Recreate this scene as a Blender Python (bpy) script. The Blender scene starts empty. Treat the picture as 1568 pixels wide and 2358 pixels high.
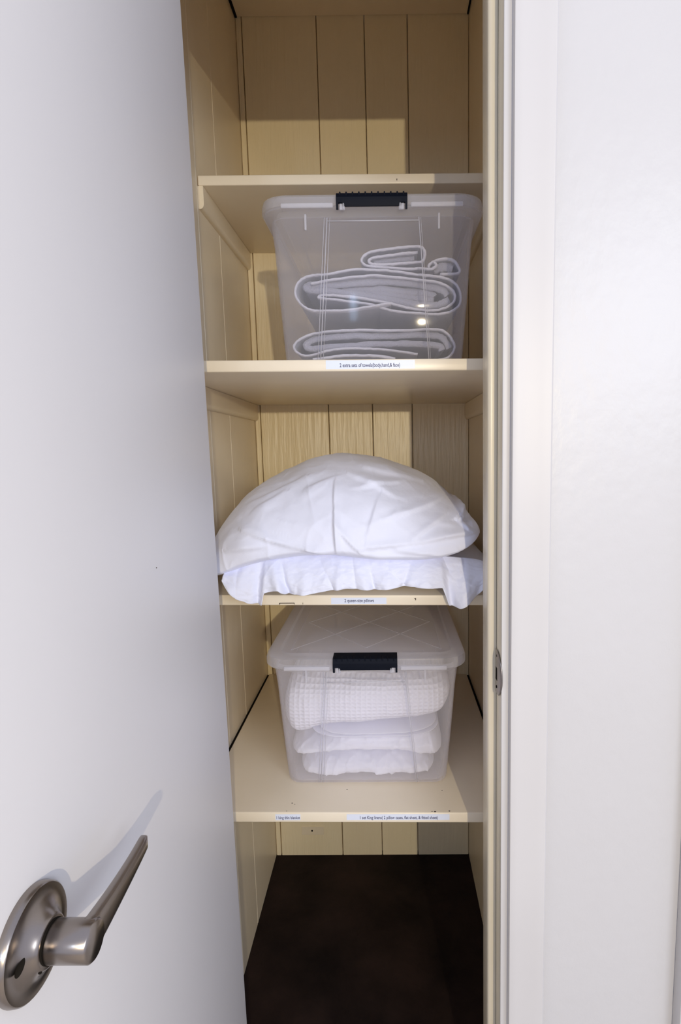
import bpy, bmesh, math, random
from mathutils import Vector, Matrix, noise

C = bpy.context.scene.collection
sc = bpy.context.scene

# ------------------------------------------------------------------ camera
def set_camera():
    cd = bpy.data.cameras.new('camera'); co = bpy.data.objects.new('camera', cd); C.objects.link(co)
    yaw, pit, rol = -0.0063, -0.1348, -0.0092
    fwd = Vector((math.sin(yaw)*math.cos(pit), math.cos(yaw)*math.cos(pit), math.sin(pit)))
    right = Vector((math.cos(yaw), -math.sin(yaw), 0)); up = right.cross(fwd)
    r2 = right*math.cos(rol)+up*math.sin(rol); u2 = -right*math.sin(rol)+up*math.cos(rol)
    m = Matrix((r2, u2, -fwd)).transposed().to_4x4(); m.translation = Vector((0.3427, -0.8867, 1.1718))
    co.matrix_world = m
    cd.sensor_fit = 'VERTICAL'; cd.sensor_height = 24.0; cd.lens = 1300.0/2358*24.0
    cd.shift_x = -(883.3444-784)/2358; cd.shift_y = (1210.3393-1179)/2358
    cd.clip_start = 0.02
    sc.camera = co
set_camera()

# ------------------------------------------------------------------ light
EXPOSURE = 0.25
sc.cycles.max_bounces = 24; sc.cycles.diffuse_bounces = 14; sc.cycles.glossy_bounces = 4; sc.cycles.transparent_max_bounces = 48
sc.view_settings.view_transform = 'Standard'; sc.view_settings.look = 'None'
sc.view_settings.exposure = EXPOSURE; sc.view_settings.gamma = 1.0
sc.view_settings.use_curve_mapping = False
W = bpy.data.worlds.new('world'); sc.world = W; W.use_nodes = True
W.node_tree.nodes['Background'].inputs[0].default_value = (0.785, 0.825, 1.03, 1)
W.node_tree.nodes['Background'].inputs[1].default_value = 0.80

def lamp(name, kind, loc, energy, color, size=None, target=None, size_y=None):
    l = bpy.data.lights.new(name, kind); l.energy = energy; l.color = color
    if kind == 'AREA':
        l.size = size
        if size_y: l.shape = 'RECTANGLE'; l.size_y = size_y
    else: l.shadow_soft_size = size
    o = bpy.data.objects.new(name, l); C.objects.link(o); o.location = loc
    if target: o.rotation_euler = (Vector(target)-Vector(loc)).to_track_quat('-Z', 'Y').to_euler()
    return o
# a small warm lamp down the hall, a window to the right of it
lamp('hall_lamp', 'POINT', (0.69, -2.19, 1.37), 62.0, (1.0, 0.85, 0.58), 0.012)
lamp('window_daylight', 'AREA', (1.7, -2.4, 1.8), 17.0, (0.80, 0.88, 1.0), 0.9, (0.3, 0.0, 1.1))

lamp('door_gap_daylight', 'AREA', (0.075, -2.6, 1.57), 3.0, (0.50, 0.70, 1.0), 0.06, (0.075, 0.0, 1.57), 0.34)

# ------------------------------------------------------------------ helpers
def tag(o, label=None, cat=None, group=None, kind=None):
    if label: o['label'] = label
    if cat: o['category'] = cat
    if group: o['group'] = group
    if kind: o['kind'] = kind
    return o

def link(name, bm, mat, parent=None, smooth=False, autos=None):
    me = bpy.data.meshes.new(name)
    bmesh.ops.recalc_face_normals(bm, faces=bm.faces)
    bm.to_mesh(me); bm.free()
    o = bpy.data.objects.new(name, me); C.objects.link(o)
    if mat: me.materials.append(mat)
    if parent: o.parent = parent
    if smooth:
        me.polygons.foreach_set('use_smooth', [True]*len(me.polygons))
        if autos is not None:
            me.set_sharp_from_angle(angle=math.radians(autos))
    return o

def empty(name, loc, label, cat, group=None):
    o = bpy.data.objects.new(name, None); C.objects.link(o); o.location = loc; o.empty_display_size = 0.02
    tag(o, label, cat, group); return o

def box(bm, x0, x1, y0, y1, z0, z1, bev=0.0, seg=2):
    vs = [bm.verts.new((x, y, z)) for x in (x0, x1) for y in (y0, y1) for z in (z0, z1)]
    f = [(0,1,3,2), (4,6,7,5), (0,4,5,1), (2,3,7,6), (0,2,6,4), (1,5,7,3)]
    fs = [bm.faces.new([vs[i] for i in q]) for q in f]
    if bev:
        es = list({e for q in fs for e in q.edges})
        bmesh.ops.bevel(bm, geom=es, offset=bev, segments=seg, profile=0.5, affect='EDGES', clamp_overlap=True)

def lean(bm, k, z0=1.1):
    for v in bm.verts: v.co.x += k*(z0-v.co.z)

def shift(bm, off):
    for v in bm.verts: v.co -= Vector(off)

def extrude_profile(bm, prof, a0, a1, axis='Z'):
    """closed 2D profile swept along an axis"""
    def p(u, v, a):
        return (u, v, a) if axis == 'Z' else ((a, u, v) if axis == 'X' else (u, a, v))
    A = [bm.verts.new(p(u, v, a0)) for u, v in prof]; B = [bm.verts.new(p(u, v, a1)) for u, v in prof]
    n = len(prof)
    for i in range(n): bm.faces.new((A[i], A[(i+1) % n], B[(i+1) % n], B[i]))
    bm.faces.new(A); bm.faces.new(B[::-1])

def catmull(pts, per=8):
    out = []; n = len(pts)
    for i in range(n-1):
        p0 = Vector(pts[max(i-1, 0)]); p1 = Vector(pts[i]); p2 = Vector(pts[i+1]); p3 = Vector(pts[min(i+2, n-1)])
        for k in range(per):
            t = k/per
            out.append(0.5*((2*p1)+(p2-p0)*t+(2*p0-5*p1+4*p2-p3)*t*t+(3*p1-p0-3*p2+p3)*t**3))
    out.append(Vector(pts[-1])); return out

def interp(tab, x):
    if x <= tab[0][0]: return tab[0][1]
    for (a, b), (c, d) in zip(tab, tab[1:]):
        if x <= c:
            t = (x-a)/(c-a); return b+(d-b)*t
    return tab[-1][1]
def smooth_tab(tab, n=60):
    x0, x1 = tab[0][0], tab[-1][0]; ys = [interp(tab, x0+(x1-x0)*i/n) for i in range(n+1)]
    for _ in range(6): ys = [ys[0]]+[(ys[i-1]+2*ys[i]+ys[i+1])/4 for i in range(1, n)]+[ys[-1]]
    return [(x0+(x1-x0)*i/n, ys[i]) for i in range(n+1)]

def ridge(x, y, z, s, p=7, ax=(1, 1, 1)):
    q = Vector((x*s*ax[0], y*s*ax[1], z*s*ax[2])); w = noise.noise_vector(q*0.8)*0.55
    return (1-abs(noise.noise(q+w)))**p
def fbm(x, y, z, s, o=3):
    return noise.fractal(Vector((x*s, y*s, z*s)), 0.9, 2.1, o)

# ------------------------------------------------------------------ materials
def nt(name):
    m = bpy.data.materials.new(name); m.use_nodes = True
    t = m.node_tree; b = t.nodes['Principled BSDF']; return m, t, b
def N(t, k, **kw):
    n = t.nodes.new(k)
    for a, b in kw.items(): setattr(n, a, b)
    return n
def coords(t, scale=(1, 1, 1)):
    tc = N(t, 'ShaderNodeTexCoord'); mp = N(t, 'ShaderNodeMapping'); mp.inputs['Scale'].default_value = scale
    t.links.new(tc.outputs['Object'], mp.inputs[0]); return mp.outputs[0]
def paint(name, c1, c2, rough=0.4, nscale=3, bump=0.1, bscale=60, stretch=(1, 1, 1), bdist=0.002, detail=4, specular=0.5):
    m, t, b = nt(name)
    n = N(t, 'ShaderNodeTexNoise'); n.inputs['Scale'].default_value = nscale; n.inputs['Detail'].default_value = 5
    t.links.new(coords(t), n.inputs['Vector'])
    r = N(t, 'ShaderNodeValToRGB'); r.color_ramp.elements[0].color = (*c1, 1); r.color_ramp.elements[1].color = (*c2, 1)
    r.color_ramp.elements[0].position = 0.35; r.color_ramp.elements[1].position = 0.65
    t.links.new(n.outputs['Fac'], r.inputs[0]); t.links.new(r.outputs[0], b.inputs['Base Color'])
    n2 = N(t, 'ShaderNodeTexNoise'); n2.inputs['Scale'].default_value = bscale; n2.inputs['Detail'].default_value = detail
    t.links.new(coords(t, stretch), n2.inputs['Vector'])
    bp = N(t, 'ShaderNodeBump'); bp.inputs['Strength'].default_value = bump; bp.inputs['Distance'].default_value = bdist
    t.links.new(n2.outputs['Fac'], bp.inputs['Height']); t.links.new(bp.outputs[0], b.inputs['Normal'])
    b.inputs['Roughness'].default_value = rough; b.inputs['Specular IOR Level'].default_value = specular
    return m
def flat(name, c, rough=0.5, metal=0.0, spec=0.5):
    m, t, b = nt(name); b.inputs['Base Color'].default_value = (*c, 1); b.inputs['Roughness'].default_value = rough
    b.inputs['Metallic'].default_value = metal; b.inputs['Specular IOR Level'].default_value = spec
    return m

M = {}
M['cream'] = paint('cream_closet_paint', (0.78, 0.68, 0.51), (0.83, 0.73, 0.56), 0.34, 4, 0.3, 30, (1.2, 1.2, 0.12), 0.002)
M['board'] = paint('cream_board_paint', (0.82, 0.71, 0.48), (0.86, 0.75, 0.53), 0.32, 4, 0.8, 40, (3.0, 3.0, 0.22), 0.0028, 6)
M['shelf'] = paint('cream_shelf_gloss', (0.80, 0.71, 0.56), (0.84, 0.75, 0.60), 0.3, 6, 0.12, 40, (0.3, 1, 1), 0.0015)
M['trim'] = paint('white_trim_gloss', (0.58, 0.565, 0.56), (0.61, 0.595, 0.59), 0.42, 3, 0.12, 25, (1, 1, 0.15), 0.0015)
M['jamb'] = paint('cream_jamb_paint', (0.68, 0.62, 0.49), (0.74, 0.68, 0.55), 0.3, 5, 0.15, 30, (1, 1, 0.12), 0.0015)
M['wall'] = paint('white_wall_paint', (0.565, 0.555, 0.555), (0.585, 0.575, 0.575), 0.35, 2, 0.55, 55, (1, 1, 0.8), 0.0014, 6)
M['door'] = paint('white_door_paint', (0.635, 0.622, 0.625), (0.655, 0.642, 0.645), 0.42, 2, 0.06, 30, (1, 1, 1), 0.001)
M['floor'] = paint('dark_brown_floor', (0.007, 0.004, 0.004), (0.026, 0.015, 0.013), 0.75, 6, 0.5, 60, (1, 1, 1), 0.003, 8, 0.15)
M['hall'] = paint('pale_hall_floor', (0.42, 0.38, 0.34), (0.50, 0.46, 0.42), 0.6, 3, 0.1, 30)
M['dark'] = flat('dark_gap_and_shade', (0.01, 0.008, 0.006), 0.9, 0, 0.1)  # black for gaps and holes, and for shade painted into the joint strips
M['black'] = flat('black_latch_plastic', (0.004, 0.006, 0.013), 0.55, 0, 0.12)
M['paper'] = flat('label_tape', (0.72, 0.77, 0.90), 0.3)
M['ink'] = flat('label_ink', (0.03, 0.03, 0.10), 0.6)
M['nick'] = flat('bare_nick', (0.05, 0.03, 0.02), 0.8)

def metal(name, c, rough):
    m, t, b = nt(name); b.inputs['Metallic'].default_value = 1.0
    n = N(t, 'ShaderNodeTexNoise'); n.inputs['Scale'].default_value = 30; n.inputs['Detail'].default_value = 6
    t.links.new(coords(t, (1, 0.2, 1)), n.inputs['Vector'])
    r = N(t, 'ShaderNodeValToRGB'); r.color_ramp.elements[0].color = (*[k*0.75 for k in c], 1); r.color_ramp.elements[1].color = (*c, 1)
    t.links.new(n.outputs['Fac'], r.inputs[0]); t.links.new(r.outputs[0], b.inputs['Base Color'])
    b.inputs['Roughness'].default_value = rough
    b.inputs['Anisotropic'].default_value = 0.4
    return m
M['nickel'] = metal('satin_nickel', (0.34, 0.30, 0.27), 0.27)
M['strike'] = metal('dull_steel', (0.38, 0.35, 0.34), 0.38)

def plastic(name, col, fac, rough):
    m, t, b = nt(name)
    b.inputs['Base Color'].default_value = (*col, 1); b.inputs['Roughness'].default_value = rough
    out = t.nodes['Material Output']
    tr = N(t, 'ShaderNodeBsdfTransparent'); tr.inputs[0].default_value = (0.985, 0.985, 1.0, 1)
    lw = N(t, 'ShaderNodeLayerWeight'); lw.inputs['Blend'].default_value = 0.25
    mr = N(t, 'ShaderNodeMapRange'); mr.inputs['To Min'].default_value = fac; mr.inputs['To Max'].default_value = min(1, fac+0.55)
    t.links.new(lw.outputs['Facing'], mr.inputs['Value'])
    mx = N(t, 'ShaderNodeMixShader'); t.links.new(mr.outputs[0], mx.inputs[0])
    tl = N(t, 'ShaderNodeBsdfTranslucent'); tl.inputs[0].default_value = (*col, 1)
    m2 = N(t, 'ShaderNodeMixShader'); m2.inputs[0].default_value = 0.35; t.links.new(b.outputs[0], m2.inputs[1]); t.links.new(tl.outputs[0], m2.inputs[2])
    t.links.new(tr.outputs[0], mx.inputs[1]); t.links.new(m2.outputs[0], mx.inputs[2]); t.links.new(mx.outputs[0], out.inputs[0])
    n = N(t, 'ShaderNodeTexNoise'); n.inputs['Scale'].default_value = 9
    t.links.new(coords(t, (1, 1, 0.4)), n.inputs['Vector'])
    bp = N(t, 'ShaderNodeBump'); bp.inputs['Strength'].default_value = 0.10; bp.inputs['Distance'].default_value = 0.003
    t.links.new(n.outputs['Fac'], bp.inputs['Height']); t.links.new(bp.outputs[0], b.inputs['Normal'])
    return m
M['plastic'] = plastic('clear_bin_plastic', (0.90, 0.90, 0.97), 0.12, 0.06)
M['rim'] = plastic('cloudy_rim_plastic', (0.86, 0.86, 0.92), 0.40, 0.2)
M['lid'] = plastic('cloudy_lid_plastic', (0.86, 0.86, 0.90), 0.20, 0.25)
M['rib'] = plastic('bin_edge_line', (0.82, 0.82, 0.88), 0.55, 0.15)

def cloth(name, c1, c2, bscale, bump, bdist, rough=0.85, sheen=0.2):
    m = paint(name, c1, c2, rough, 8, bump, bscale, (1, 1, 1), bdist, 6, 0.2)
    m.node_tree.nodes['Principled BSDF'].inputs['Sheen Weight'].default_value = sheen
    return m
M['cotton'] = cloth('white_cotton', (0.75, 0.775, 0.91), (0.78, 0.805, 0.94), 22, 0.35, 0.006)
M['sheet'] = cloth('white_sheet', (0.84, 0.84, 0.90), (0.88, 0.88, 0.94), 30, 0.2, 0.003)
M['terry'] = cloth('grey_terry', (0.38, 0.38, 0.45), (0.44, 0.44, 0.51), 420, 0.9, 0.002, 0.95, 0.5)
M['hem'] = cloth('lit_towel_hem', (0.66, 0.65, 0.72), (0.74, 0.73, 0.80), 300, 0.8, 0.002, 0.95, 0.5)  # hem paler than the terry: light on the fold fronts put into colour
def waffle():
    m, t, b = nt('white_waffle_weave'); b.inputs['Base Color'].default_value = (0.88, 0.87, 0.92, 1); b.inputs['Roughness'].default_value = 0.9
    sep = N(t, 'ShaderNodeSeparateXYZ'); t.links.new(coords(t), sep.inputs[0])
    outs = []
    for ax, f in (('X', 330.0), ('Z', 440.0)):
        a = N(t, 'ShaderNodeMath', operation='MULTIPLY'); a.inputs[1].default_value = f; t.links.new(sep.outputs[ax], a.inputs[0])
        s = N(t, 'ShaderNodeMath', operation='SINE'); t.links.new(a.outputs[0], s.inputs[0])
        d = N(t, 'ShaderNodeMath', operation='ABSOLUTE'); t.links.new(s.outputs[0], d.inputs[0]); outs.append(d)
    mu = N(t, 'ShaderNodeMath', operation='MULTIPLY'); t.links.new(outs[0].outputs[0], mu.inputs[0]); t.links.new(outs[1].outputs[0], mu.inputs[1])
    bp = N(t, 'ShaderNodeBump'); bp.inputs['Strength'].default_value = 0.5; bp.inputs['Distance'].default_value = 0.004; bp.invert = True
    t.links.new(mu.outputs[0], bp.inputs['Height']); t.links.new(bp.outputs[0], b.inputs['Normal'])
    return m
M['waffle'] = waffle()

# ------------------------------------------------------------------ closet shell
LC, LF = 0.011, 0.0152          # the closet and its door frame lean a little
WX, DY, ZC = 0.56, 0.614, 2.199
# back wall of vertical boards
bm = bmesh.new()
cuts = [0.0, 0.015, 0.194, 0.309, 0.4125, WX]
for a, b in zip(cuts, cuts[1:]):
    g = 0.0011
    box(bm, a+g, b-g, DY, DY+0.018, 0.0, ZC+0.03, 0.0012, 1)
box(bm, -0.03, WX+0.03, DY+0.0185, DY+0.03, 0, ZC+0.03)
lean(bm, LC); o = link('wall_back', bm, M['board']); tag(o, kind='structure')
# left wall boards (seams run upright)
bm = bmesh.new()
ys = [-0.05, 0.235, 0.375, DY+0.01]
for a, b in zip(ys, ys[1:]): box(bm, -0.02, 0.0, a+0.0005, b-0.0005, 0, ZC+0.03, 0.0016, 2)
box(bm, -0.03, -0.0205, -0.05, DY+0.03, 0, ZC+0.03)
lean(bm, LC); o = link('wall_left', bm, M['cream']); tag(o, kind='structure')
bm = bmesh.new()
for a, b in zip(ys, ys[1:]): box(bm, WX, WX+0.02, a+0.0005, b-0.0005, 0, ZC+0.03, 0.0016, 2)
box(bm, WX+0.0205, WX+0.03, -0.05, DY+0.03, 0, ZC+0.03)
lean(bm, LC); o = link('wall_right', bm, M['cream']); tag(o, kind='structure')
bm = bmesh.new(); box(bm, -0.006, WX-0.017, -0.05, DY-0.002, ZC, ZC+0.02)
o = link('ceiling', bm, M['cream']); tag(o, kind='structure')
bm = bmesh.new(); box(bm, -0.12, 0.68, -0.10, DY+0.03, -0.03, 0.0)
o = link('floor', bm, M['floor']); tag(o, kind='structure')
bm = bmesh.new(); box(bm, -1.6, 2.4, -3.2, -0.101, -0.03, 0.0)
o = link('floor', bm, M['hall']); tag(o, kind='structure')
# ceiling joints: dark strips added, their shade put into the colour
bm = bmesh.new(); box(bm, -0.014, -0.0065, -0.045, DY-0.001, ZC-0.002, ZC+0.01); joint = link('joint_shade', bm, M['dark'], bpy.data.objects['ceiling'])
bm = bmesh.new(); box(bm, WX-0.0165, WX-0.013, -0.045, DY-0.001, ZC-0.0015, ZC+0.01); link('joint_shade', bm, M['dark'], bpy.data.objects['ceiling'])
bm = bmesh.new(); box(bm, 0.088, 0.152, DY-0.0015, DY, 0.066, 0.092, 0.0006); p = link('patch', bm, M['cream'], bpy.data.objects['wall_back'])
bm = bmesh.new(); bmesh.ops.create_uvsphere(bm, u_segments=10, v_segments=8, radius=0.0028, matrix=Matrix.Translation((0.118, DY-0.0012, 0.079)) @ Matrix.Diagonal((1, 0.3, 1.2, 1))); link('hole', bm, M['dark'], p)

# front wall with the door opening
JX0, JX1, HZ = 0.074, 0.4930, 1.835
bm = bmesh.new()
box(bm, -1.3, JX0-0.018, -0.15, -0.05, 0, 2.3); box(bm, JX1+0.018, 1.7, -0.15, -0.05, 0, 2.3)
box(bm, JX0-0.018, JX1+0.018, -0.15, -0.05, HZ+0.018, 2.3)
lean(bm, LF); o = link('wall_front', bm, M['wall']); tag(o, kind='structure')
# jambs and stops
bm = bmesh.new()
box(bm, JX1-0.0, JX1+0.018, -0.1525, -0.048, 0, HZ+0.018, 0.0015); box(bm, JX0-0.018, JX0, -0.1525, -0.048, 0, HZ+0.018, 0.0015)
box(bm, JX0, JX1, -0.1525, -0.048, HZ, HZ+0.018, 0.0015)
lean(bm, LF); jamb = link('trim_1', bm, M['jamb'], smooth=True, autos=30); tag(jamb, kind='structure')
def stop_profile(sx, xj):
    # protrudes from the jamb, front edge rounded
    p = [(0, -0.075), (-0.0120, -0.0755), (-0.0130, -0.078), (-0.0130, -0.112)]
    for k in range(1, 6):
        a = k/5*math.pi/2; p.append((-0.0130+0.004*(1-math.cos(a))*1.2, -0.112-0.005*math.sin(a)))
    p += [(-0.004, -0.1165), (0, -0.1155)]
    return [(xj+sx*u, v) for u, v in p]
bm = bmesh.new()
extrude_profile(bm, stop_profile(1, JX1+0.0005), 0, HZ); extrude_profile(bm, stop_profile(-1, JX0-0.0005), 0, HZ)
box(bm, JX0+0.0125, JX1-0.013, -0.115, -0.075, HZ-0.0125, HZ)
lean(bm, LF); o = link('trim_2', bm, M['jamb'], smooth=True, autos=40); tag(o, kind='structure')
bm = bmesh.new(); box(bm, JX1-0.0003, JX1+0.001, -0.1176, -0.1167, 0, HZ); lean(bm, LF)
o = link('seam', bm, M['dark'], jamb)
# casings: inner bead, shallow hollow, outer edge
def casing_profile(x0, w):
    y = -0.15
    p = [(-0.0102, y-0.0024), (-0.0098, y-0.0034), (-0.0088, y-0.0038), (-0.0004, y-0.0038), (0, y-0.0036), (0, y-0.0135), (0.0006, y-0.0147), (0.0020, y-0.0152)]
    p += [(0.0105, y-0.0152), (w*0.45, y-0.0155), (w*0.72, y-0.017), (w*0.92, y-0.0185), (w-0.002, y-0.0185), (w, y-0.0165), (w, y-0.0002), (0, y-0.0002), (0, y-0.0024)]
    return [(x0+a, b) for a, b in p]
cx0, cw = 0.5028, 0.0500
bm = bmesh.new()
extrude_profile(bm, casing_profile(cx0, cw), 0, HZ+0.06)
lean(bm, LF); o = link('trim_3', bm, M['trim'], smooth=True, autos=35); tag(o, kind='structure')
bm = bmesh.new()
extrude_profile(bm, [(JX0+0.005-(u-cx0), v) for u, v in casing_profile(cx0, cw)], 0, HZ+0.06)
box(bm, JX0, JX1-0.007, -0.166, -0.1535, HZ+0.006, HZ+0.06, 0.001)
lean(bm, LF); o = link('trim_4', bm, M['trim'], smooth=True, autos=35); tag(o, kind='structure')
# neighbouring casing at the far right
bm = bmesh.new(); box(bm, 0.7485, 0.83, -0.172, -0.15, 0, HZ+0.06, 0.002, 2)
lean(bm, LF); o = link('trim_5', bm, M['trim'], smooth=True, autos=35); tag(o, kind='structure')

# strike plate let into the right jamb
bm = bmesh.new()
zc = 0.861; prof = []
n = 28; hh = 0.031
rows = []
for i in range(n+1):
    s = -1+2*i/n; z = zc+hh*s
    wy = math.sqrt(max(0, 1-abs(s)**2.2))
    row = []
    for k in range(9):
        q = k/8
        y = -0.1215-(0.0125+0.024*wy)*q
        x = JX1-0.0012+LF*(1.1-z)
        if y < -0.150: x += ((-0.150-y)**1.3)*0.9; y = max(y, -0.1685)
        row.append(bm.verts.new((x, y, z)))
    rows.append(row)
for a, b in zip(rows, rows[1:]):
    for k in range(8): bm.faces.new((a[k], a[k+1], b[k+1], b[k]))
strike = link('strike_plate', bm, M['strike'], jamb, smooth=True)
sm = strike.modifiers.new('thick', 'SOLIDIFY'); sm.thickness = 0.0012; sm.offset = -1
strike['label'] = 'curved steel strike plate'
bm = bmesh.new(); x = JX1-0.0022+LF*(1.1-zc)
box(bm, x-0.0003, x+0.0008, -0.134, -0.1235, zc-0.012, zc+0.018, 0.0003, 1)
o = link('latch_hole', bm, M['dark'], strike)
bm = bmesh.new()
for dz in (-0.021, 0.024):
    bmesh.ops.create_cone(bm, cap_ends=True, segments=14, radius1=0.0024, radius2=0.0018, depth=0.0012,
        matrix=Matrix.Translation((x-0.0002, -0.131, zc+dz)) @ Matrix.Rotation(-math.pi/2, 4, 'Y'))
link('screw', bm, M['dark'], strike)

# ------------------------------------------------------------------ the open door
DXF = 0.1155; DY1 = -0.152; DW = 0.46
bm = bmesh.new(); box(bm, DXF-0.034, DXF, DY1-DW, DY1, 0.012, HZ-0.004, 0.0015, 2); lean(bm, LF)
door = link('door_1', bm, M['door'], smooth=True, autos=35); tag(door, kind='structure')
# lever set
HY, HZc = -0.576, 0.872; HX = DXF+LF*(1.1-HZc)
def lathe_x(bm, prof, cy, cz, seg=64):
    rings = []
    for x, r in prof:
        if r < 1e-6: rings.append([bm.verts.new((x, cy, cz))]*seg)
        else: rings.append([bm.verts.new((x, cy+r*math.cos(2*math.pi*k/seg), cz+r*math.sin(2*math.pi*k/seg))) for k in range(seg)])
    for a, b in zip(rings, rings[1:]):
        for k in range(seg):
            q = [a[k], a[(k+1) % seg], b[(k+1) % seg], b[k]]; q2 = []
            for v in q:
                if v not in q2: q2.append(v)
            if len(q2) > 2: bm.faces.new(q2)
bm = bmesh.new()
lathe_x(bm, [(HX-0.001, 0.0), (HX-0.001, 0.0325), (HX+0.0010, 0.0328), (HX+0.0048, 0.0322), (HX+0.0056, 0.0314), (HX+0.0054, 0.0295), (HX+0.0056, 0.0265),
             (HX+0.0068, 0.0220), (HX+0.0092, 0.0182), (HX+0.0122, 0.0156), (HX+0.0137, 0.0148), (HX+0.0142, 0.0138), (HX+0.0140, 0.0)], HY, HZc)
handle = link('door_handle', bm, M['nickel'], door, smooth=True, autos=50)
handle['label'] = 'satin nickel lever handle'
bm = bmesh.new()
# neck and lever: one swept body
NR = 0.0122
lathe_x(bm, [(HX+0.0150, 0.0), (HX+0.0150, NR-0.0006), (HX+0.0156, NR), (HX+0.040, NR), (HX+0.0412, NR-0.0012), (HX+0.0412, 0.0)], HY, HZc, 48)
sec = []
L = 0.098
for i in range(25):
    t = i/24; y = HY-0.0035+L*t
    hz = 0.0118*(1-t)+0.0052*t - 0.001*math.sin(t*math.pi)
    if t > 0.9: hz *= math.sqrt(max(0.06, 1-((t-0.9)/0.1)**2))
    if t < 0.12: hz = 0.0118
    if y < HY+0.001: hz = min(hz, math.sqrt(max(0, NR*NR-(abs(y-HY)+0.001)**2))-0.0012)
    xin = HX+0.030+0.003*math.sin(t*math.pi*0.5)-0.004*t*t; xo = HX+0.0412-0.0045*t*t
    if t > 0.92: xo -= 0.003*(t-0.92)/0.08
    xc, hx = (xin+xo)/2, (xo-xin)/2
    ring = []
    for k in range(20):
        a = 2*math.pi*k/20; ca, sa = math.cos(a), math.sin(a)
        ring.append(bm.verts.new((xc+hx*math.copysign(abs(ca)**0.6, ca), y, HZc+0.0002+hz*math.copysign(abs(sa)**0.7, sa))))
    sec.append(ring)
for a, b in zip(sec, sec[1:]):
    for k in range(20): bm.faces.new((a[k], a[(k+1) % 20], b[(k+1) % 20], b[k]))
bm.faces.new(sec[0]); bm.faces.new(sec[-1])
link('lever', bm, M['nickel'], handle, smooth=True, autos=50)
bm = bmesh.new(); lathe_x(bm, [(HX+0.0136, 0.0), (HX+0.0136, 0.0126), (HX+0.0152, 0.0126), (HX+0.0152, 0.0)], HY, HZc, 40)
link('collar_gap', bm, M['dark'], handle)
bm = bmesh.new()
bmesh.ops.create_uvsphere(bm, u_segments=16, v_segments=10, radius=1, matrix=Matrix.Translation((HX+0.0082, HY-0.0213, HZc+0.0030)) @ Matrix.Rotation(-0.9, 4, 'X') @ Matrix.Diagonal((0.0022, 0.0013, 0.0050, 1)))
bmesh.ops.create_uvsphere(bm, u_segments=12, v_segments=8, radius=0.0012, matrix=Matrix.Translation((HX+0.0125, HY-0.0110, HZc-0.0105)))
link('pin_slot', bm, M['dark'], handle, smooth=True)
bm = bmesh.new()
for y, z, r in ((-0.345, 1.0585, 0.0007),):
    bmesh.ops.create_uvsphere(bm, u_segments=8, v_segments=6, radius=r, matrix=Matrix.Translation((DXF+LF*(1.1-z), y, z)))
link('paint_speck', bm, M['nick'], door)

# ------------------------------------------------------------------ shelves
def shelf(name, z, T, y0, rz, bz, gap, label):
    bm = bmesh.new()
    box(bm, gap, WX-gap, y0, DY-0.001, z-T, z, 0.0022, 3)
    lean(bm, LC)
    for v in bm.verts:
        fx = v.co.x/WX; fy = (v.co.y-y0)/(DY-y0); v.co.z += rz*fx+bz*fy
    shift(bm, (0, y0, z-T))
    o = link(name, bm, M['shelf'], smooth=True, autos=35); o.location = (0, y0, z-T)
    return tag(o, label, 'shelf')
s1 = shelf('closet_shelf', 1.680, 0.0181, 0.2401, -0.0015, 0.0017, 0.001, 'set-back empty top shelf of cream painted wood near closet ceiling')
s2 = shelf('closet_shelf', 1.3085, 0.0178, 0.0, -0.001, -0.0025, 0.001, 'cream wooden shelf carrying the clear bin of rolled grey towels')
s3 = shelf('closet_shelf', 0.9306, 0.0181, 0.0405, -0.0044, 0.0, 0.001, 'cream wooden shelf below the two white pillows')
s4 = shelf('closet_shelf', 0.5551, 0.0190, 0.0085, -0.0042, 0.0004, 0.006, 'lowest cream shelf, carrying the bin of white blanket and sheets')

def chip(parent, pts, name='paint_chip', th=0.0006, y=None):
    # small bare nicks lying on the shelf's front edge; pts: list of boxes (x0,x1,z0,z1)
    bm = bmesh.new()
    for x0, x1, z0, z1 in pts: box(bm, x0, x1, y-th, y+0.001, z0, z1)
    shift(bm, parent.location); return link(name, bm, M['nick'], parent)
chip(s3, [(0.1593, 0.1850, 0.9146, 0.9160), (0.1593, 0.1606, 0.9130, 0.9155), (0.1842, 0.1850, 0.9130, 0.9155), (0.1988, 0.1994, 0.9130, 0.9160)], y=0.0405)
chip(s3, [(0.3890, 0.3902, 0.9185, 0.9222), (0.3875, 0.3892, 0.9210, 0.9218)], y=0.0405)
chip(s1, [(0.3655, 0.3668, 1.6665, 1.6695)], y=0.2401)
for x, y, r in ((0.265, 0.075, 0.0014), (0.171, 0.034, 0.0015), (0.176, 0.031, 0.001), (0.439, 0.072, 0.001), (0.421, 0.0115, 0.0022), (0.446, 0.013, 0.0016), (0.416, 0.012, 0.0012), (0.165, 0.012, 0.0008)):
    bm = bmesh.new()
    bmesh.ops.create_uvsphere(bm, u_segments=8, v_segments=6, radius=1, matrix=Matrix.Translation((x, y, 0.5551-0.0042*x/WX)) @ Matrix.Diagonal((r, r*0.7, 0.0004, 1)))
    shift(bm, s4.location); link('paint_chip', bm, M['nick'], s4)

for xa, xb in ((-0.001, 0.0058), (WX-0.0058, WX+0.001)):  # dark strips set into the side gaps, standing in for the shade there
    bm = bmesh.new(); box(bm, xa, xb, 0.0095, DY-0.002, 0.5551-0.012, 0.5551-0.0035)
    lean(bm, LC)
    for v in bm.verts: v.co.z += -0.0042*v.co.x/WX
    shift(bm, s4.location); g = link('joint_shade', bm, M['dark'], s4); g['label'] = 'dark strip painted as shade in the gap along the wall'

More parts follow.
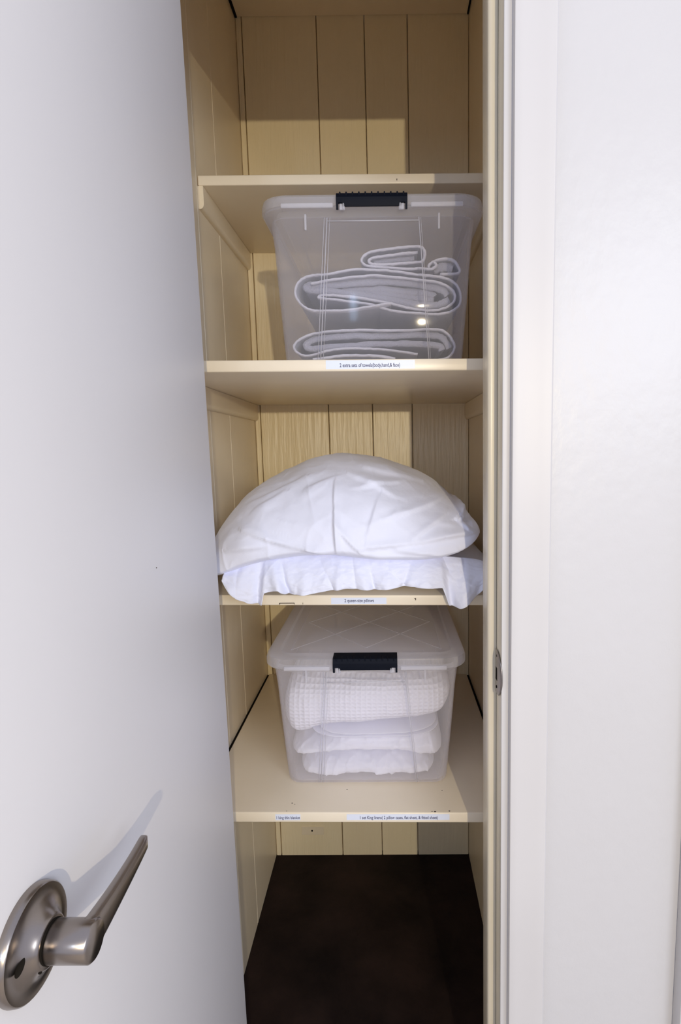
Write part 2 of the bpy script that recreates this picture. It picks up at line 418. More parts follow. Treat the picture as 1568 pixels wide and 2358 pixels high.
# cleats that carry the shelves (rounded lower edge)
def cleat(side, zt, hgt, y0, label, dzb=0.0, pr=0.0102, dz0=0.0):
    bm = bmesh.new()
    p = [(0, 0), (pr, 0), (pr, -hgt+0.010)]
    for k in range(1, 6):
        a = k/5*math.pi/2; p.append((pr-0.0065*(1-math.cos(a)), -hgt+0.010-0.010*math.sin(a)))
    p += [(0, -hgt)]
    n = len(p); A = []; B = []
    for u, v in p:
        A.append(bm.verts.new((u, y0+0.001, v+dz0))); B.append(bm.verts.new((u, DY-0.001, v+dzb)))
    for i in range(n): bm.faces.new((A[i], A[(i+1) % n], B[(i+1) % n], B[i]))
    bm.faces.new(A); bm.faces.new(B[::-1])
    for v in bm.verts:
        if side > 0: v.co.x = WX-v.co.x
        v.co.x += LC*(1.1-(zt+v.co.z))
    o = link('shelf_cleat', bm, M['cream'], smooth=True, autos=35); o.location = (0, 0, zt)
    bmv = o.data
    return tag(o, label, 'shelf support', 'cleats under the shelves')
cleat(-1, 1.6616, 0.040, 0.2401, 'cream wooden cleat on left wall beneath the top shelf', 0.0017)
cleat(1, 1.6600, 0.040, 0.2401, 'cream wooden cleat on right wall beneath the top shelf', 0.0017)
cleat(-1, 1.2902, 0.040, 0.01, 'cream wooden cleat on left wall under the towel bin shelf', -0.0025)
cleat(1, 1.2892, 0.040, 0.01, 'cream wooden cleat on right wall under the towel bin shelf', -0.0025)

# ------------------------------------------------------------------ printed labels
def text_mesh(txt, x0, x1, zb, zt, y, mat, parent, slope=0.0):
    cu = bpy.data.curves.new('t', 'FONT'); cu.body = txt; cu.size = 1.0; cu.resolution_u = 3
    cu.offset = 0.010
    to = bpy.data.objects.new('t', cu); C.objects.link(to)
    bpy.context.view_layer.update()
    dg = bpy.context.evaluated_depsgraph_get(); me = bpy.data.meshes.new_from_object(to.evaluated_get(dg))
    bpy.data.objects.remove(to)
    xs = [v.co.x for v in me.vertices]; a, b = min(xs), max(xs)
    px, py, pz = parent.location
    for v in me.vertices:
        X = x0+(v.co.x-a)/(b-a)*(x1-x0); Z = zb+v.co.y/0.73*(zt-zb)+slope*(X-x0)
        v.co = (X-px, y-py, Z-pz)
    me.materials.clear(); me.materials.append(mat); me.name = 'lettering'
    o = bpy.data.objects.new('lettering', me); C.objects.link(o); o.parent = parent
    return o
def tape(x0, x1, z0, z1, y, label, txt, tx0, tx1, tz0, tz1, slope=-0.001):
    bm = bmesh.new(); box(bm, x0, x1, y-0.0003, y+0.0002, z0, z1)
    for v in bm.verts: v.co.z += slope*(v.co.x-x0)
    loc = ((x0+x1)/2, y, z0); shift(bm, loc)
    o = link('shelf_label', bm, M['paper']); o.location = loc; tag(o, label, 'label', 'printed tape labels on shelf edges')
    text_mesh(txt, tx0, tx1, tz0, tz1, y-0.0005, M['ink'], o, slope)
tape(0.2511, 0.3869, 1.2935, 1.3065, 0.0, 'clear printed tape label about towels on the shelf edge', '2 extra sets of towels(body,hand,& face)', 0.2723, 0.3643, 1.2963, 1.3022, -0.002)
tape(0.2469, 0.3405, 0.9128, 0.9240, 0.0405, 'clear printed tape label about pillows on the shelf edge', '2 queen-size pillows', 0.2696, 0.3193, 0.9162, 0.9222, -0.004)
tape(0.1461, 0.1892, 0.5395, 0.5505, 0.0085, 'short printed tape label about a thin blanket, left on lowest shelf edge', '1 king thin blanket', 0.1480, 0.1885, 0.5418, 0.5474, -0.004)
tape(0.2688, 0.4457, 0.5390, 0.5500, 0.0085, 'long printed tape label about linens, right on lowest shelf edge', '1 set King linens( 2 pillow cases, flat sheet, & fitted sheet)', 0.2919, 0.4256, 0.5410, 0.5470, -0.004)

# ------------------------------------------------------------------ storage bins
def rrect(w, d, r, n=8):
    pts = []
    for cx, cy, a0 in ((w/2-r, d/2-r, 0), (-w/2+r, d/2-r, 90), (-w/2+r, -d/2+r, 180), (w/2-r, -d/2+r, 270)):
        for k in range(n+1):
            a = math.radians(a0+90*k/n); pts.append((cx+r*math.cos(a), cy+r*math.sin(a)))
    return pts
def loft(bm, secs, cap0=True, cap1=True):
    rings = [[bm.verts.new((x, y, z)) for x, y in rrect(w, d, r)] for w, d, r, z in secs]
    n = len(rings[0])
    for a, b in zip(rings, rings[1:]):
        for k in range(n): bm.faces.new((a[k], a[(k+1) % n], b[(k+1) % n], b[k]))
    if cap0: bm.faces.new(rings[0][::-1])
    if cap1: bm.faces.new(rings[-1])
def make_bin(loc, WL, WB, H, D, label, ribs):
    """loc: centre of the base"""
    t = empty('storage_bin', loc, label, 'storage bin')
    WT = WL-0.030; DL = D; DT = D-0.030; DB = D-0.060
    zr = H-0.030
    bm = bmesh.new()
    def w(z): return WB+(WT-WB)*z/zr
    def d(z): return DB+(DT-DB)*z/zr
    th = 0.0022
    secs = [(WB-0.012, DB-0.012, 0.022, 0.0), (WB-0.003, DB-0.003, 0.026, 0.0025), (WB, DB, 0.028, 0.008), (w(zr*0.5), d(zr*0.5), 0.03, zr*0.5), (w(zr*0.84)-0.001, d(zr*0.84), 0.031, zr*0.84), (WT+0.002, DT, 0.032, zr),
            (WT-2*th, DT-2*th, 0.030, zr), (w(zr*0.5)-2*th, d(zr*0.5)-2*th, 0.028, zr*0.5), (WB-2*th, DB-2*th, 0.026, 0.009), (WB-0.016, DB-0.016, 0.020, 0.003)]
    loft(bm, secs); link('tub', bm, M['plastic'], t, smooth=True, autos=40)
    bm = bmesh.new()
    secs = [(WT, DT, 0.032, zr), (WT+0.004, DT+0.004, 0.034, zr+0.003), (WT+0.014, DT+0.014, 0.038, zr+0.006), (WL-0.006, DL-0.006, 0.042, zr+0.0085), (WL-0.006, DL-0.006, 0.042, zr+0.0115),
            (WT-0.004, DT-0.004, 0.032, zr+0.0115), (WT-0.006, DT-0.006, 0.030, zr)]
    loft(bm, secs, False, False); link('rim', bm, M['lid'], t, smooth=True, autos=40)
    # lid
    zl = H-0.0155
    bm = bmesh.new()
    secs = [(WL-0.010, DL-0.010, 0.042, zl-0.003), (WL, DL, 0.045, zl-0.003), (WL, DL, 0.045, zl+0.007), (WL-0.004, DL-0.004, 0.043, zl+0.0135), (WL-0.012, DL-0.012, 0.040, zl+0.0155),
            (WL-0.044, DL-0.060, 0.028, zl+0.0155), (WL-0.050, DL-0.066, 0.026, zl+0.0105), (WL-0.052, DL-0.068, 0.026, zl+0.0085), (WL-0.042, DL-0.056, 0.028, zl+0.0125), (WL-0.010, DL-0.010, 0.040, zl+0.0125)]
    rings = [[bm.verts.new((x, y, z)) for x, y in rrect(*s[:3])] for s in [(a, b, c) for a, b, c, _ in secs] for z in [0]]
    for ring, s in zip(rings, secs):
        for v in ring: v.co.z = s[3]
    n = len(rings[0])
    for i in range(len(rings)):
        a, b = rings[i], rings[(i+1) % len(rings)]
        if i == 6: continue
        for k in range(n): bm.faces.new((a[k], a[(k+1) % n], b[(k+1) % n], b[k]))
    bm.faces.new(rings[6]); bm.faces.new(rings[7][::-1])
    lid = link('lid', bm, M['lid'], t, smooth=True, autos=30)
    # moulded lines on the lid
    bm = bmesh.new(); zz = zl+0.0107; hx, hy = (WL-0.06)/2, (D-0.08)/2
    def strip(p, q, wd=0.0012, z=zz, hgt=0.0008):
        p, q = Vector(p), Vector(q); dd = (q-p).normalized(); nn = Vector((-dd.y, dd.x))*wd
        vs = [bm.verts.new((c.x, c.y, z+h)) for h in (0, hgt) for c in (p-nn, p+nn, q+nn, q-nn)]
        for f in ((0, 1, 2, 3), (4, 5, 6, 7), (0, 1, 5, 4), (1, 2, 6, 5), (2, 3, 7, 6), (3, 0, 4, 7)): bm.faces.new([vs[i] for i in f])
    strip((-hx*0.92, -hy*0.9), (hx*0.92, hy*0.9)); strip((hx*0.92, -hy*0.9), (-hx*0.92, hy*0.9))
    strip((0, -hy*0.85), (hx*0.85, 0)); strip((0, -hy*0.85), (-hx*0.85, 0)); strip((hx*0.85, 0), (0, hy*0.85)); strip((-hx*0.85, 0), (0, hy*0.85))
    strip((-hx*0.92, -hy*0.9), (-hx*0.92, hy*0.9)); strip((hx*0.92, -hy*0.9), (hx*0.92, hy*0.9))
    for sx in (-1, 1):
        for k in range(3): strip((sx*hx*(0.55+0.15*k), -hy-0.004), (sx*hx*(0.55+0.15*k), -hy+0.012+0.006*k), 0.0008)
    link('moulded_ribs', bm, M['lid'], lid)
    # edge groove along the lid's front: bright beads either side of the latch
    for sx in (-1, 1):
        bm = bmesh.new(); x0, x1 = sorted((sx*0.062, sx*(WL/2-0.038)))
        box(bm, x0, x1, -DL/2-0.0018, -DL/2+0.002, zl-0.006, zl+0.001, 0.0015, 3)
        link('front_bead', bm, M['rim'], t, smooth=True, autos=40)
        bm = bmesh.new(); xx = sx*(WL/2-0.075)
        box(bm, xx-0.0018, xx+0.0018, -DT/2-0.0035, -DT/2+0.001, zr-0.020, zr+0.004, 0.001, 2)
        link('rim_rib', bm, M['rim'], t, smooth=True, autos=40)
    # panel outline on the front wall
    bm = bmesh.new()
    def fy(z): return -d(z)/2 if z < zr else -DT/2
    def tube(p, q, r):
        dd = (q-p); L = dd.length
        m = Matrix.Translation((p+q)/2) @ dd.to_track_quat('Z', 'Y').to_matrix().to_4x4()
        bmesh.ops.create_cone(bm, cap_ends=True, segments=8, radius1=r, radius2=r, depth=L, matrix=m)
    (lt, lb), (rt, rb), ztop = ribs
    for off, r in ((0.0, 0.0009), (-0.0045, 0.0006), (0.0045, 0.0005)):
        tube(Vector((lt+off, fy(zr)-0.0004, zr-0.001)), Vector((lb+off, fy(0)-0.0004, 0.004)), r)
    for off, r in ((0.0, 0.0010), (0.003, 0.0005)):
        tube(Vector((rt+off, fy(zr)-0.0004, zr-0.001)), Vector((rb+off, fy(0)-0.0004, 0.004)), r)
    tube(Vector((lt, fy(ztop)-0.0004, ztop)), Vector((rt, fy(ztop)-0.0004, ztop)), 0.0009)
    link('panel_outline', bm, M['rib'], t, smooth=True)
    # latches front and back
    for sy in (-1, 1):
        bm = bmesh.new(); hw = 0.0565; yo = DL/2+0.0015
        prof = [(yo-0.030, zl+0.0158), (yo-0.006, zl+0.0162), (yo-0.001, zl+0.0150), (yo+0.003, zl+0.008), (yo+0.0028, zl+0.000), (yo+0.0012, zl-0.0050),
                (yo-0.0020, zl-0.0050), (yo-0.0005, zl-0.000), (yo-0.0002, zl+0.007), (yo-0.003, zl+0.0125), (yo-0.030, zl+0.0135)]
        extrude_profile(bm, [(sy*u, v) for u, v in prof], -hw+0.010, hw-0.010, 'X')
        prof2 = [(u, v if v > zl-0.004 else (zl-0.0008)) for u, v in prof]
        for sx in (-1, 1):
            a, b = sorted((sx*(hw-0.010), sx*(hw-0.0035))); extrude_profile(bm, [(sy*u, v) for u, v in prof2], a, b, 'X')
            prof3 = [(u, v if v > zl-0.004 else zl-0.0095) for u, v in prof]
            a, b = sorted((sx*(hw-0.0035), sx*hw)); extrude_profile(bm, [(sy*u, v) for u, v in prof3], a, b, 'X')
        for k in range(11):
            xx = -hw+0.006+k*(2*hw-0.012)/10
            box(bm, xx-0.0012, xx+0.0012, min(sy*(yo-0.012), sy*(yo+0.0012)), max(sy*(yo-0.012), sy*(yo+0.0012)), zl+0.0110, zl+0.0166, 0.0005, 1)
        la = link('latch', bm, M['black'], t, smooth=True, autos=30); la['label'] = 'black plastic latch'
        for sx in (-1, 1):
            bm = bmesh.new()
            box(bm, sx*0.047-0.0042, sx*0.047+0.0042, min(sy*(DL/2-0.001), sy*(DL/2+0.002)), max(sy*(DL/2-0.001), sy*(DL/2+0.002)), zl-0.0100, zl-0.0005, 0.0006, 1)
            box(bm, sx*0.045-0.0014, sx*0.045+0.0014, min(sy*(DL/2-0.001), sy*(DL/2+0.004)), max(sy*(DL/2-0.001), sy*(DL/2+0.004)), zl-0.0095, zl-0.0005, 0.0006, 1)
            link('hinge_clip', bm, M['rib'], t)
    return t
binA = make_bin((0.3225, 0.285, 1.3083), 0.366, 0.304, 0.266, 0.43,
    'clear plastic lidded bin with black latch holding folded grey towels', ((-0.0730, -0.091), (0.0755, 0.094), 0.2300))
binB = make_bin((0.3020, 0.285, 0.5542), 0.362, 0.300, 0.255, 0.45,
    'clear plastic lidded bin with black latch holding white blanket and sheets', ((-0.0700, -0.086), (0.0700, 0.091), 0.205))

# ------------------------------------------------------------------ folded towels (ribbons on edge)
def ribbon(name, pts, y0, depth, th, label, group='folded towels in the bin', bias=0.0, seed=0, parent=None, lead=None, hem=True):
    random.seed(seed)
    path = catmull([Vector((a, b, 0)) for a, b in pts], 7)
    # resample
    n = len(path)
    sec = []
    bm = bmesh.new()
    ny = 26
    prof = []
    # front (hem) is a little fatter and rounded
    for j in range(ny+1):
        y = y0+depth*(j/ny)**1.6
        e = min(1.0, math.sqrt(max(0.0, 1-(1-min(1, (y-y0)/0.003))**2)))
        fat = 1.0+0.40*math.exp(-((y-y0-0.003)/0.0035)**2)
        prof.append((y, th*0.5*fat*max(0.15, e)))
    A = []; B = []
    for i, p in enumerate(path):
        a = path[max(0, i-1)]; b = path[min(n-1, i+1)]; d = (b-a).normalized(); nn = Vector((-d.y, d.x, 0))
        ra, rb = [], []
        for j, (y, h) in enumerate(prof):
            w = 0.0009*noise.noise(Vector((p.x*160, y*90, p.y*160+seed))) + 0.0012*noise.noise(Vector((p.x*30, y*20+seed, p.y*30)))
            hh = h*(1+0.25*noise.noise(Vector((p.x*400+seed, y*200, p.y*400))))
            yy = y+(-lead[1]*max(0.0, 1-(i/n)/lead[0])**0.5*(1-j/ny) if lead else 0)+0.0025*noise.noise(Vector((p.x*25+seed, 0, p.y*25)))
            ra.append(bm.verts.new((p.x+nn.x*(hh+w), yy, p.y+nn.y*(hh+w)))); rb.append(bm.verts.new((p.x-nn.x*(hh-w), yy, p.y-nn.y*(hh-w))))
        A.append(ra); B.append(rb)
    for i in range(n-1):
        for j in range(ny):
            bm.faces.new((A[i][j], A[i+1][j], A[i+1][j+1], A[i][j+1])); bm.faces.new((B[i][j+1], B[i+1][j+1], B[i+1][j], B[i][j]))
        bm.faces.new((A[i][0], B[i][0], B[i+1][0], A[i+1][0])); bm.faces.new((A[i][ny], A[i+1][ny], B[i+1][ny], B[i][ny]))
    for i in (0, n-1):
        for j in range(ny): bm.faces.new((A[i][j], A[i][j+1], B[i][j+1], B[i][j]))
    zmin = min(v.co.z for v in bm.verts); xm = sum(v.co.x for v in bm.verts)/len(bm.verts)
    loc = (xm, y0, zmin) if parent is None else parent.location
    shift(bm, loc)
    o = link(name, bm, M['terry'], parent, smooth=True)
    o.data.materials.append(M['hem'])
    for p in o.data.polygons:
        if hem and p.center.y+loc[1] < y0+0.0048: p.material_index = 1
    if parent is None: o.location = loc; tag(o, label, 'towel', group)
    return o
TY = 0.12
t1 = ribbon('folded_towel', [(0.3522, 1.4165), (0.3091, 1.4099), (0.2629, 1.4061), (0.2220, 1.4065), (0.2000, 1.4167), (0.1895, 1.4388), (0.1974, 1.4571), (0.2198, 1.4653), (0.2494, 1.4685), (0.2938, 1.4750), (0.3379, 1.4731), (0.3968, 1.4662), (0.4410, 1.4601), (0.4647, 1.4479), (0.4722, 1.4266), (0.4635, 1.4090), (0.4339, 1.4007), (0.3893, 1.4026), (0.3522, 1.4080), (0.3151, 1.4176), (0.2633, 1.4253), (0.2322, 1.4284), (0.2286, 1.4313), (0.2375, 1.4341), (0.2783, 1.4315), (0.3152, 1.4262), (0.3522, 1.4180), (0.3893, 1.4105), (0.4301, 1.4072), (0.4531, 1.4141), (0.4619, 1.4275), (0.4558, 1.4417), (0.4337, 1.4525), (0.3894, 1.4578), (0.3378, 1.4640), (0.2936, 1.4631), (0.2492, 1.4579), (0.2158, 1.4526)],
    TY, 0.28, 0.0029, 'grey bath towel folded in thick layers, middle of the towel bin', seed=1, lead=(0.16, 0.012))
ribbon('inner_fold', [(0.4534, 1.4258), (0.4347, 1.4188), (0.3973, 1.4192), (0.3524, 1.4269), (0.2926, 1.4361), (0.2404, 1.4438), (0.2121, 1.4469), (0.2077, 1.4512), (0.2257, 1.4532), (0.2780, 1.4548), (0.3526, 1.4582), (0.4159, 1.4505), (0.4421, 1.4431), (0.4511, 1.4344)], TY+0.012, 0.24, 0.0090, None, seed=2, parent=t1, hem=False)
ribbon('inner_fold', [(0.4272, 1.4275), (0.3823, 1.4323), (0.3226, 1.4400), (0.2704, 1.4463), (0.3227, 1.4472), (0.3824, 1.4423), (0.4197, 1.4390), (0.4272, 1.4332)], TY+0.020, 0.22, 0.0100, None, seed=3, parent=t1, hem=False)
t2 = ribbon('folded_towel', [(0.3981, 1.3341), (0.3517, 1.3411), (0.2992, 1.3453), (0.2467, 1.3422), (0.2104, 1.3338), (0.1910, 1.3383), (0.1838, 1.3486), (0.1946, 1.3608), (0.2249, 1.3713), (0.2773, 1.3751), (0.3519, 1.3743), (0.4265, 1.3757), (0.4489, 1.3690), (0.4602, 1.3531), (0.4603, 1.3400), (0.4491, 1.3285), (0.4266, 1.3243)],
    TY, 0.28, 0.0029, 'grey bath towel folded flat at the bottom of the towel bin', seed=4)
ribbon('inner_fold', [(0.4528, 1.3444), (0.4452, 1.3590), (0.4265, 1.3678), (0.3519, 1.3671), (0.2771, 1.3672), (0.2247, 1.3634), (0.2034, 1.3542), (0.2107, 1.3469), (0.2393, 1.3495), (0.3143, 1.3531), (0.3892, 1.3538), (0.4341, 1.3504), (0.4416, 1.3417)], TY+0.010, 0.24, 0.0080, None, seed=5, parent=t2, hem=False)
ribbon('inner_fold', [(0.3591, 1.3265), (0.3141, 1.3328), (0.2615, 1.3318), (0.2162, 1.3264)], TY-0.003, 0.24, 0.0036, None, seed=6, parent=t2)
t3 = ribbon('rolled_hand_towel', [(0.4262, 1.4882), (0.4306, 1.4812), (0.4218, 1.4750), (0.4078, 1.4766), (0.3821, 1.4761), (0.3233, 1.4803), (0.3071, 1.4832), (0.3029, 1.4923), (0.3133, 1.5020), (0.3382, 1.5072), (0.3749, 1.5110), (0.4005, 1.5121), (0.4100, 1.5065), (0.4100, 1.4954), (0.4027, 1.4878), (0.3674, 1.4847), (0.3292, 1.4837), (0.3175, 1.4866), (0.3161, 1.4915), (0.3308, 1.4962), (0.3675, 1.5000), (0.3983, 1.5031)],
    TY+0.004, 0.20, 0.0032, 'small grey towel rolled up on top of the folded bath towel', seed=7)
t4 = ribbon('face_towel', [(0.4189, 1.4751), (0.4188, 1.4834), (0.4291, 1.4903), (0.4489, 1.4936), (0.4628, 1.4892), (0.4688, 1.4801), (0.4711, 1.4731), (0.4645, 1.4690), (0.4373, 1.4686)],
    TY+0.010, 0.16, 0.0034, 'small grey towel humped against right side of the towel bin', seed=8)

ribbon('inner_fold', [(0.3234, 1.4900), (0.3528, 1.4932), (0.3932, 1.4962)], TY+0.014, 0.18, 0.0060, None, seed=9, parent=t3, hem=False)
ribbon('inner_fold', [(0.4262, 1.4778), (0.4445, 1.4825), (0.4593, 1.4788)], TY+0.018, 0.14, 0.0110, None, seed=10, parent=t4, hem=False)

# ------------------------------------------------------------------ soft cloth slabs
def slab(name, x0, x1, top, bot, yf, yb, mat, label=None, cat=None, group=None, parent=None, nz=0.4, pw=2.6, endp=4.0, amp=0.002, ns=12, creases=(), seed=0, nx=150, nt_=96, hang=None, back=0.35, ypow=1.0, fine=0.0008, rid=0.0015, yfx=None):
    """closed soft body: top(x), bot(x) outline seen from the front, yf(x) the front nose, superelliptic section"""
    bm = bmesh.new(); rows = []
    T = smooth_tab(top); B = smooth_tab(bot)
    for i in range(nx+1):
        u = i/nx; s = 1-math.cos(u*math.pi); x = x0+(x1-x0)*(0.5*s*0.35+u*0.65)
        q = 2*(x-x0)/(x1-x0)-1
        e = max(0.0, 1-abs(q)**endp)**(1/2.0); e = max(e, 0.02)
        zt, zb = interp(T, x), interp(B, x); zn = zb+(zt-zb)*nz
        zt = zn+(zt-zn)*1.0; 
        yfr = yf+(yfx(x) if yfx else 0)
        ym = (yfr+yb)/2; hy = (yb-yfr)/2*(0.55+0.45*e)
        ycen = ym if back is None else yfr+(yb-yfr)*0.5
        row = []
        for k in range(nt_):
            a = 2*math.pi*k/nt_; ca, sa = math.cos(a), math.sin(a)
            yy = -math.copysign(abs(ca)**(2/pw), ca); zz = math.copysign(abs(sa)**(2/pw), sa)
            h = (zt-zn) if zz > 0 else (zn-zb)
            y = ycen+yy*hy; z = zn+zz*h*e
            row.append([x, y, z, yy, zz])
        rows.append(row)
    vs = []
    for i, row in enumerate(rows):
        vr = []
        for k, (x, y, z, yy, zz) in enumerate(row):
            d = amp*fbm(x+seed, y*1.0, z, ns, 4)+fine*fbm(x+seed, y, z, ns*4, 3)+rid*(ridge(x+seed, y*0.7, z, ns*1.9, 12)+0.6*ridge(x+seed+5, y*0.7, z*1.3, ns*3.3, 14))
            c = 0.0
            if yy < 0.4 :
                for (pa, pb, wdt, am) in creases:
                    ax, az = pa; bx, bz = pb; dx, dz = bx-ax, bz-az; L2 = dx*dx+dz*dz
                    tt = max(0, min(1, ((x-ax)*dx+(z-az)*dz)/L2)); qx, qz = x-ax-dx*tt, z-az-dz*tt
                    sgn = (dx*qz-dz*qx); r = math.hypot(qx, qz)/(wdt*(2.6 if sgn > 0 else 0.65))
                    if r < 4: c += 1.5*am*math.exp(-r*r)*(0.25+0.75*math.sin(math.pi*min(1, tt*0.9+0.08)))
            ny_, nz_ = yy, zz; l = math.hypot(ny_, nz_) or 1
            dn = d+c
            x2, y2, z2 = x, y+ny_/l*dn, z+nz_/l*dn
            if hang:
                x2, y2, z2 = hang(x2, y2, z2, yy, zz)
            vr.append(bm.verts.new((x2, y2, z2)))
        vs.append(vr)
    for a, b in zip(vs, vs[1:]):
        for k in range(nt_): bm.faces.new((a[k], a[(k+1) % nt_], b[(k+1) % nt_], b[k]))
    bm.faces.new(vs[0]); bm.faces.new(vs[-1][::-1])
    zmin = min(v.co.z for v in bm.verts)
    loc = ((x0+x1)/2, (yf+yb)/2, zmin) if parent is None else tuple(parent.location)
    shift(bm, loc)
    o = link(name, bm, mat, parent, smooth=True)
    if parent is None:
        o.location = loc; tag(o, label, cat, group)
    return o

# linens in the lower bin, lowest first
sh2 = slab('folded_sheet', 0.170, 0.432, [(0.17, 0.582), (0.20, 0.594), (0.26, 0.601), (0.33, 0.601), (0.39, 0.595), (0.43, 0.576)],
    [(0.17, 0.562), (0.19, 0.5600), (0.30, 0.5595), (0.39, 0.5595), (0.43, 0.564)], 0.1015, 0.44, M['sheet'],
    'white bed sheet folded at the bottom of the lower bin', 'bed sheet', 'white linens in the lower bin', pw=3.2, endp=10, amp=0.0030, ns=16, rid=0.003,
    creases=[((0.21, 0.568), (0.26, 0.571), 0.0025, 0.003), ((0.23, 0.576), (0.36, 0.580), 0.0025, 0.003), ((0.36, 0.578), (0.42, 0.584), 0.0025, 0.003), ((0.31, 0.575), (0.34, 0.560), 0.004, 0.003)], seed=3)
sh1 = slab('folded_sheet', 0.153, 0.447, [(0.142, 0.612), (0.17, 0.623), (0.25, 0.637), (0.35, 0.643), (0.42, 0.648), (0.449, 0.630)],
    [(0.142, 0.598), (0.17, 0.593), (0.23, 0.604), (0.30, 0.608), (0.37, 0.604), (0.42, 0.588), (0.449, 0.584)], 0.104, 0.44, M['sheet'],
    'white folded sheet set between the waffle blanket and the lowest sheet', 'bed sheet', 'white linens in the lower bin', pw=2.8, endp=10, amp=0.0030, ns=14, rid=0.003,
    creases=[((0.20, 0.628), (0.43, 0.634), 0.002, 0.003), ((0.24, 0.636), (0.44, 0.642), 0.002, 0.003), ((0.30, 0.622), (0.44, 0.618), 0.002, 0.002), ((0.42, 0.63), (0.43, 0.60), 0.003, 0.003)], seed=5)
for k, (xa, xb, za, zc_) in enumerate(((0.205, 0.436, 0.6435, 0.648), (0.19, 0.440, 0.6375, 0.6425))):
    slab('sheet_layer', xa, xb, [(xa, zc_-0.002), ((xa+xb)/2, zc_+0.002), (xb, zc_+0.006-0.004*k)], [(xa, za-0.002), ((xa+xb)/2, za), (xb, za+0.004-0.004*k)], 0.1015+0.001*k, 0.40, M['sheet'], parent=sh1, pw=2.2, amp=0.0015, ns=18, nz=0.5, seed=31+k, nx=80, nt_=32, rid=0.0006)
bl = slab('folded_blanket', 0.141, 0.462, [(0.132, 0.745), (0.16, 0.756), (0.30, 0.762), (0.43, 0.760), (0.468, 0.748)],
    [(0.132, 0.655), (0.145, 0.634), (0.18, 0.632), (0.23, 0.648), (0.305, 0.653), (0.39, 0.660), (0.445, 0.670), (0.468, 0.700)], 0.099, 0.45, M['waffle'],
    'thick white waffle weave blanket folded on top inside the lower bin', 'blanket', 'white linens in the lower bin', pw=3.4, endp=12, nz=0.45, amp=0.004, ns=9, seed=8,
    creases=[((0.15, 0.74), (0.165, 0.64), 0.006, 0.003)])

# ------------------------------------------------------------------ pillows
LOW = 0.9306
lp_top = [(0.045, 0.955), (0.08, 0.968), (0.13, 0.974), (0.25, 0.976), (0.40, 0.974), (0.47, 0.978), (0.52, 0.975), (0.545, 0.965)]
lp_bot = [(0.045, 0.942), (0.30, 0.936), (0.545, 0.938)]
fpts = [(0.0686, 0.9668), (0.0786, 0.9522), (0.0954, 0.9317), (0.1128, 0.9220), (0.1340, 0.9175), (0.1391, 0.9386), (0.1635, 0.9443), (0.1738, 0.9362), (0.2058, 0.9352), (0.2486, 0.9429), (0.2770, 0.9455), (0.3266, 0.9430), (0.3762, 0.9484), (0.4329, 0.9450), (0.4444, 0.9143), (0.4615, 0.9120), (0.4770, 0.9221), (0.4952, 0.9358), (0.5105, 0.9524)]
drop = sorted(fpts)
def lower_hang(x, y, z, yy, zz):
    return x, y, z
lower = slab('pillow', 0.045, 0.545, lp_top, lp_bot, 0.035, 0.60, M['cotton'], 'flattened lower white pillow lying on the shelf beneath a plump one', 'pillow', 'white bed pillows',
    pw=2.6, endp=5, nz=0.4, amp=0.004, ns=7, seed=11, nx=160,
    creases=[((0.40, 0.99), (0.50, 0.95), 0.006, 0.004)])
# open end of the lower pillowcase: a creased sheet hanging over the shelf edge
def drape(name, parent, xs0, xs1, ztop, bot, ybase, mat, fn, nx=300, nz=60):
    bm = bmesh.new(); rows = []
    T = smooth_tab(ztop); 
    for i in range(nx+1):
        x = xs0+(xs1-xs0)*i/nx; zt, zb = interp(T, x), interp(bot, x); r = []
        for j in range(nz+1):
            t = j/nz; z = zt+(zb-zt)*t; y = ybase+fn(x, t, z); r.append(bm.verts.new((x, y, z)))
        rows.append(r)
    for a, b in zip(rows, rows[1:]):
        for j in range(nz): bm.faces.new((a[j], a[j+1], b[j+1], b[j]))
    shift(bm, parent.location)
    o = link(name, bm, mat, parent, smooth=True)
    m = o.modifiers.new('thick', 'SOLIDIFY'); m.thickness = 0.0016; m.offset = 0
    return o
dtop = [(0.072, 0.978), (0.10, 0.986), (0.16, 0.995), (0.30, 0.997), (0.42, 0.993), (0.50, 0.987), (0.522, 0.973)]
def dfn(x, t, z):
    bulge = 0.030*(1-t)**2.2                                # rises from under the top pillow towards the viewer
    fold = 0
    for cx_, w_, a_ in ((0.095, 0.016, -0.010), (0.128, 0.006, 0.009), (0.158, 0.008, -0.006), (0.172, 0.005, 0.007), (0.205, 0.009, -0.004), (0.262, 0.006, -0.004), (0.300, 0.010, -0.004), (0.316, 0.005, 0.004),
                        (0.345, 0.012, -0.005), (0.375, 0.006, 0.005), (0.405, 0.016, -0.006), (0.444, 0.007, 0.006), (0.470, 0.012, -0.010), (0.500, 0.010, 0.004)):
        c = cx_+0.018*(t-0.6)*math.sin(cx_*47)
        fold += 1.35*a_*math.exp(-((x-c)/w_)**2)*(0.15+0.95*t)
    return bulge-0.004*t+fold+0.0022*fbm(x, t*0.08, z, 26, 4)+0.0010*fbm(x, t*0.1, z, 70, 3)+0.003*ridge(x, t*0.03, z*0.35, 17, 9)-0.0015*ridge(x+3, t*0.05, z*0.5, 30, 10)
drape('pillowcase_opening', lower, 0.0725, 0.522, dtop, drop, 0.020, M['cotton'], dfn)
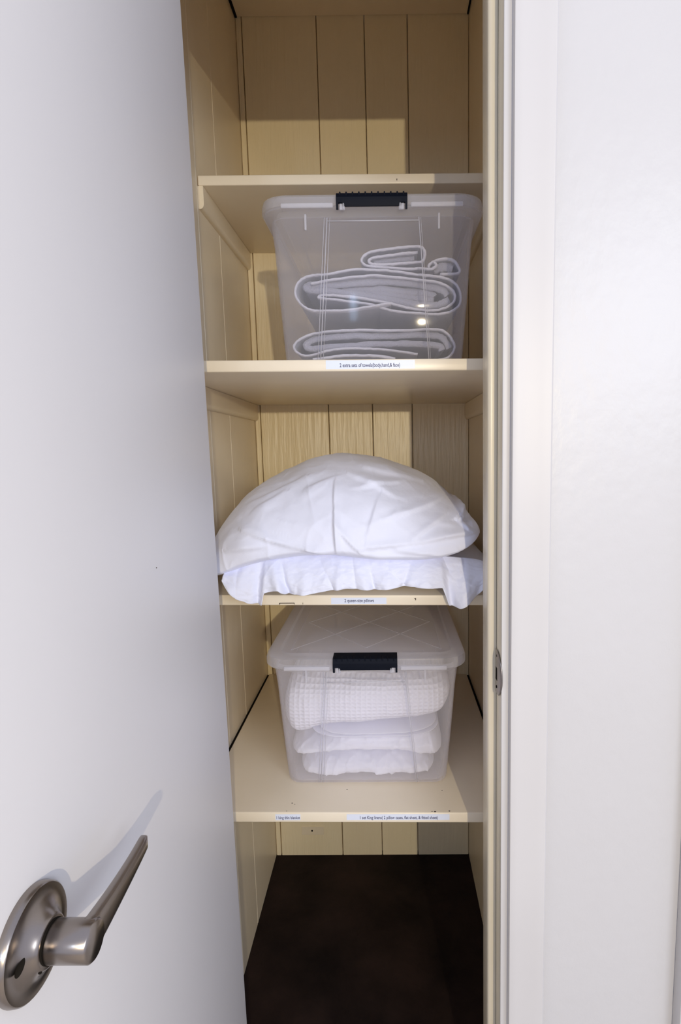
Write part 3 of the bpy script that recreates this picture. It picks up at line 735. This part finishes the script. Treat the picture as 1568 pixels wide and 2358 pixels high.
ci = [((0.2541, 1.118), (0.2567, 1.0699), 0.003, 0.0035), ((0.2567, 1.0699), (0.2611, 1.004), 0.003, 0.0055), ((0.3346, 1.055), (0.448, 1.085), 0.003, 0.0035),
      ((0.388, 1.029), (0.441, 1.063), 0.003, 0.0035), ((0.2985, 1.012), (0.388, 1.020), 0.003, 0.004), ((0.388, 1.02), (0.472, 1.035), 0.004, 0.004), ((0.468, 1.056), (0.494, 1.061), 0.004, 0.007), ((0.470, 1.050), (0.485, 1.040), 0.003, -0.006), ((0.44, 1.028), (0.49, 1.034), 0.003, 0.004), ((0.26, 1.045), (0.30, 1.005), 0.003, 0.0035),
      ((0.105, 1.040), (0.205, 1.012), 0.004, 0.004), ((0.205, 1.012), (0.255, 1.003), 0.003, 0.004), ((0.08, 1.010), (0.15, 1.018), 0.005, 0.004),
      ((0.275, 1.13), (0.36, 1.09), 0.004, 0.004), ((0.30, 1.14), (0.45, 1.10), 0.004, 0.0035), ((0.20, 1.125), (0.09, 1.07), 0.005, 0.004), ((0.255, 1.125), (0.205, 1.105), 0.004, 0.003),
      ((0.29, 1.105), (0.385, 1.115), 0.003, 0.003), ((0.462, 1.052), (0.490, 1.05), 0.004, 0.006), ((0.463, 1.048), (0.478, 1.036), 0.003, 0.005),
      ((0.30, 1.00), (0.36, 0.995), 0.003, 0.004), ((0.33, 1.09), (0.31, 1.03), 0.006, 0.003), ((0.36, 1.008), (0.43, 1.000), 0.003, 0.004), ((0.17, 1.10), (0.12, 1.07), 0.004, 0.003)]
up_top = [(-0.0145, 1.0063), (0.0165, 1.0317), (0.0389, 1.0595), (0.0652, 1.0837), (0.0999, 1.1127), (0.1425, 1.1348), (0.1848, 1.1559), (0.2265, 1.1654), (0.2680, 1.1659), (0.3094, 1.1597), (0.3508, 1.1470), (0.4006, 1.1275), (0.4423, 1.1047), (0.4759, 1.0768), (0.4970, 1.0598), (0.5114, 1.0487), (0.5251, 1.0316)]
up_bot = [(0.0300, 0.9518), (0.0625, 0.9508), (0.0958, 0.9653), (0.1323, 0.9754), (0.1684, 0.9795), (0.2045, 0.9821), (0.2621, 0.9831), (0.3123, 0.9768), (0.3842, 0.9733), (0.4201, 0.9782), (0.4631, 0.9924), (0.4829, 1.0090), (0.4970, 1.0248)]
ux0, ux1 = 0.022, 0.506
def flt(t): 
    o_ = [(x, z) for x, z in sorted(t)]; return o_
upper = slab('pillow', ux0, ux1, flt(up_top), flt(up_bot), 0.012, 0.585, M['cotton'], 'plump creased white pillow piled on top of a flattened one', 'pillow', 'white bed pillows',
    pw=2.15, endp=16, nz=0.16, amp=0.007, ns=5, seed=21, nx=400, nt_=300, creases=ci, fine=0.0006, rid=0.0016)
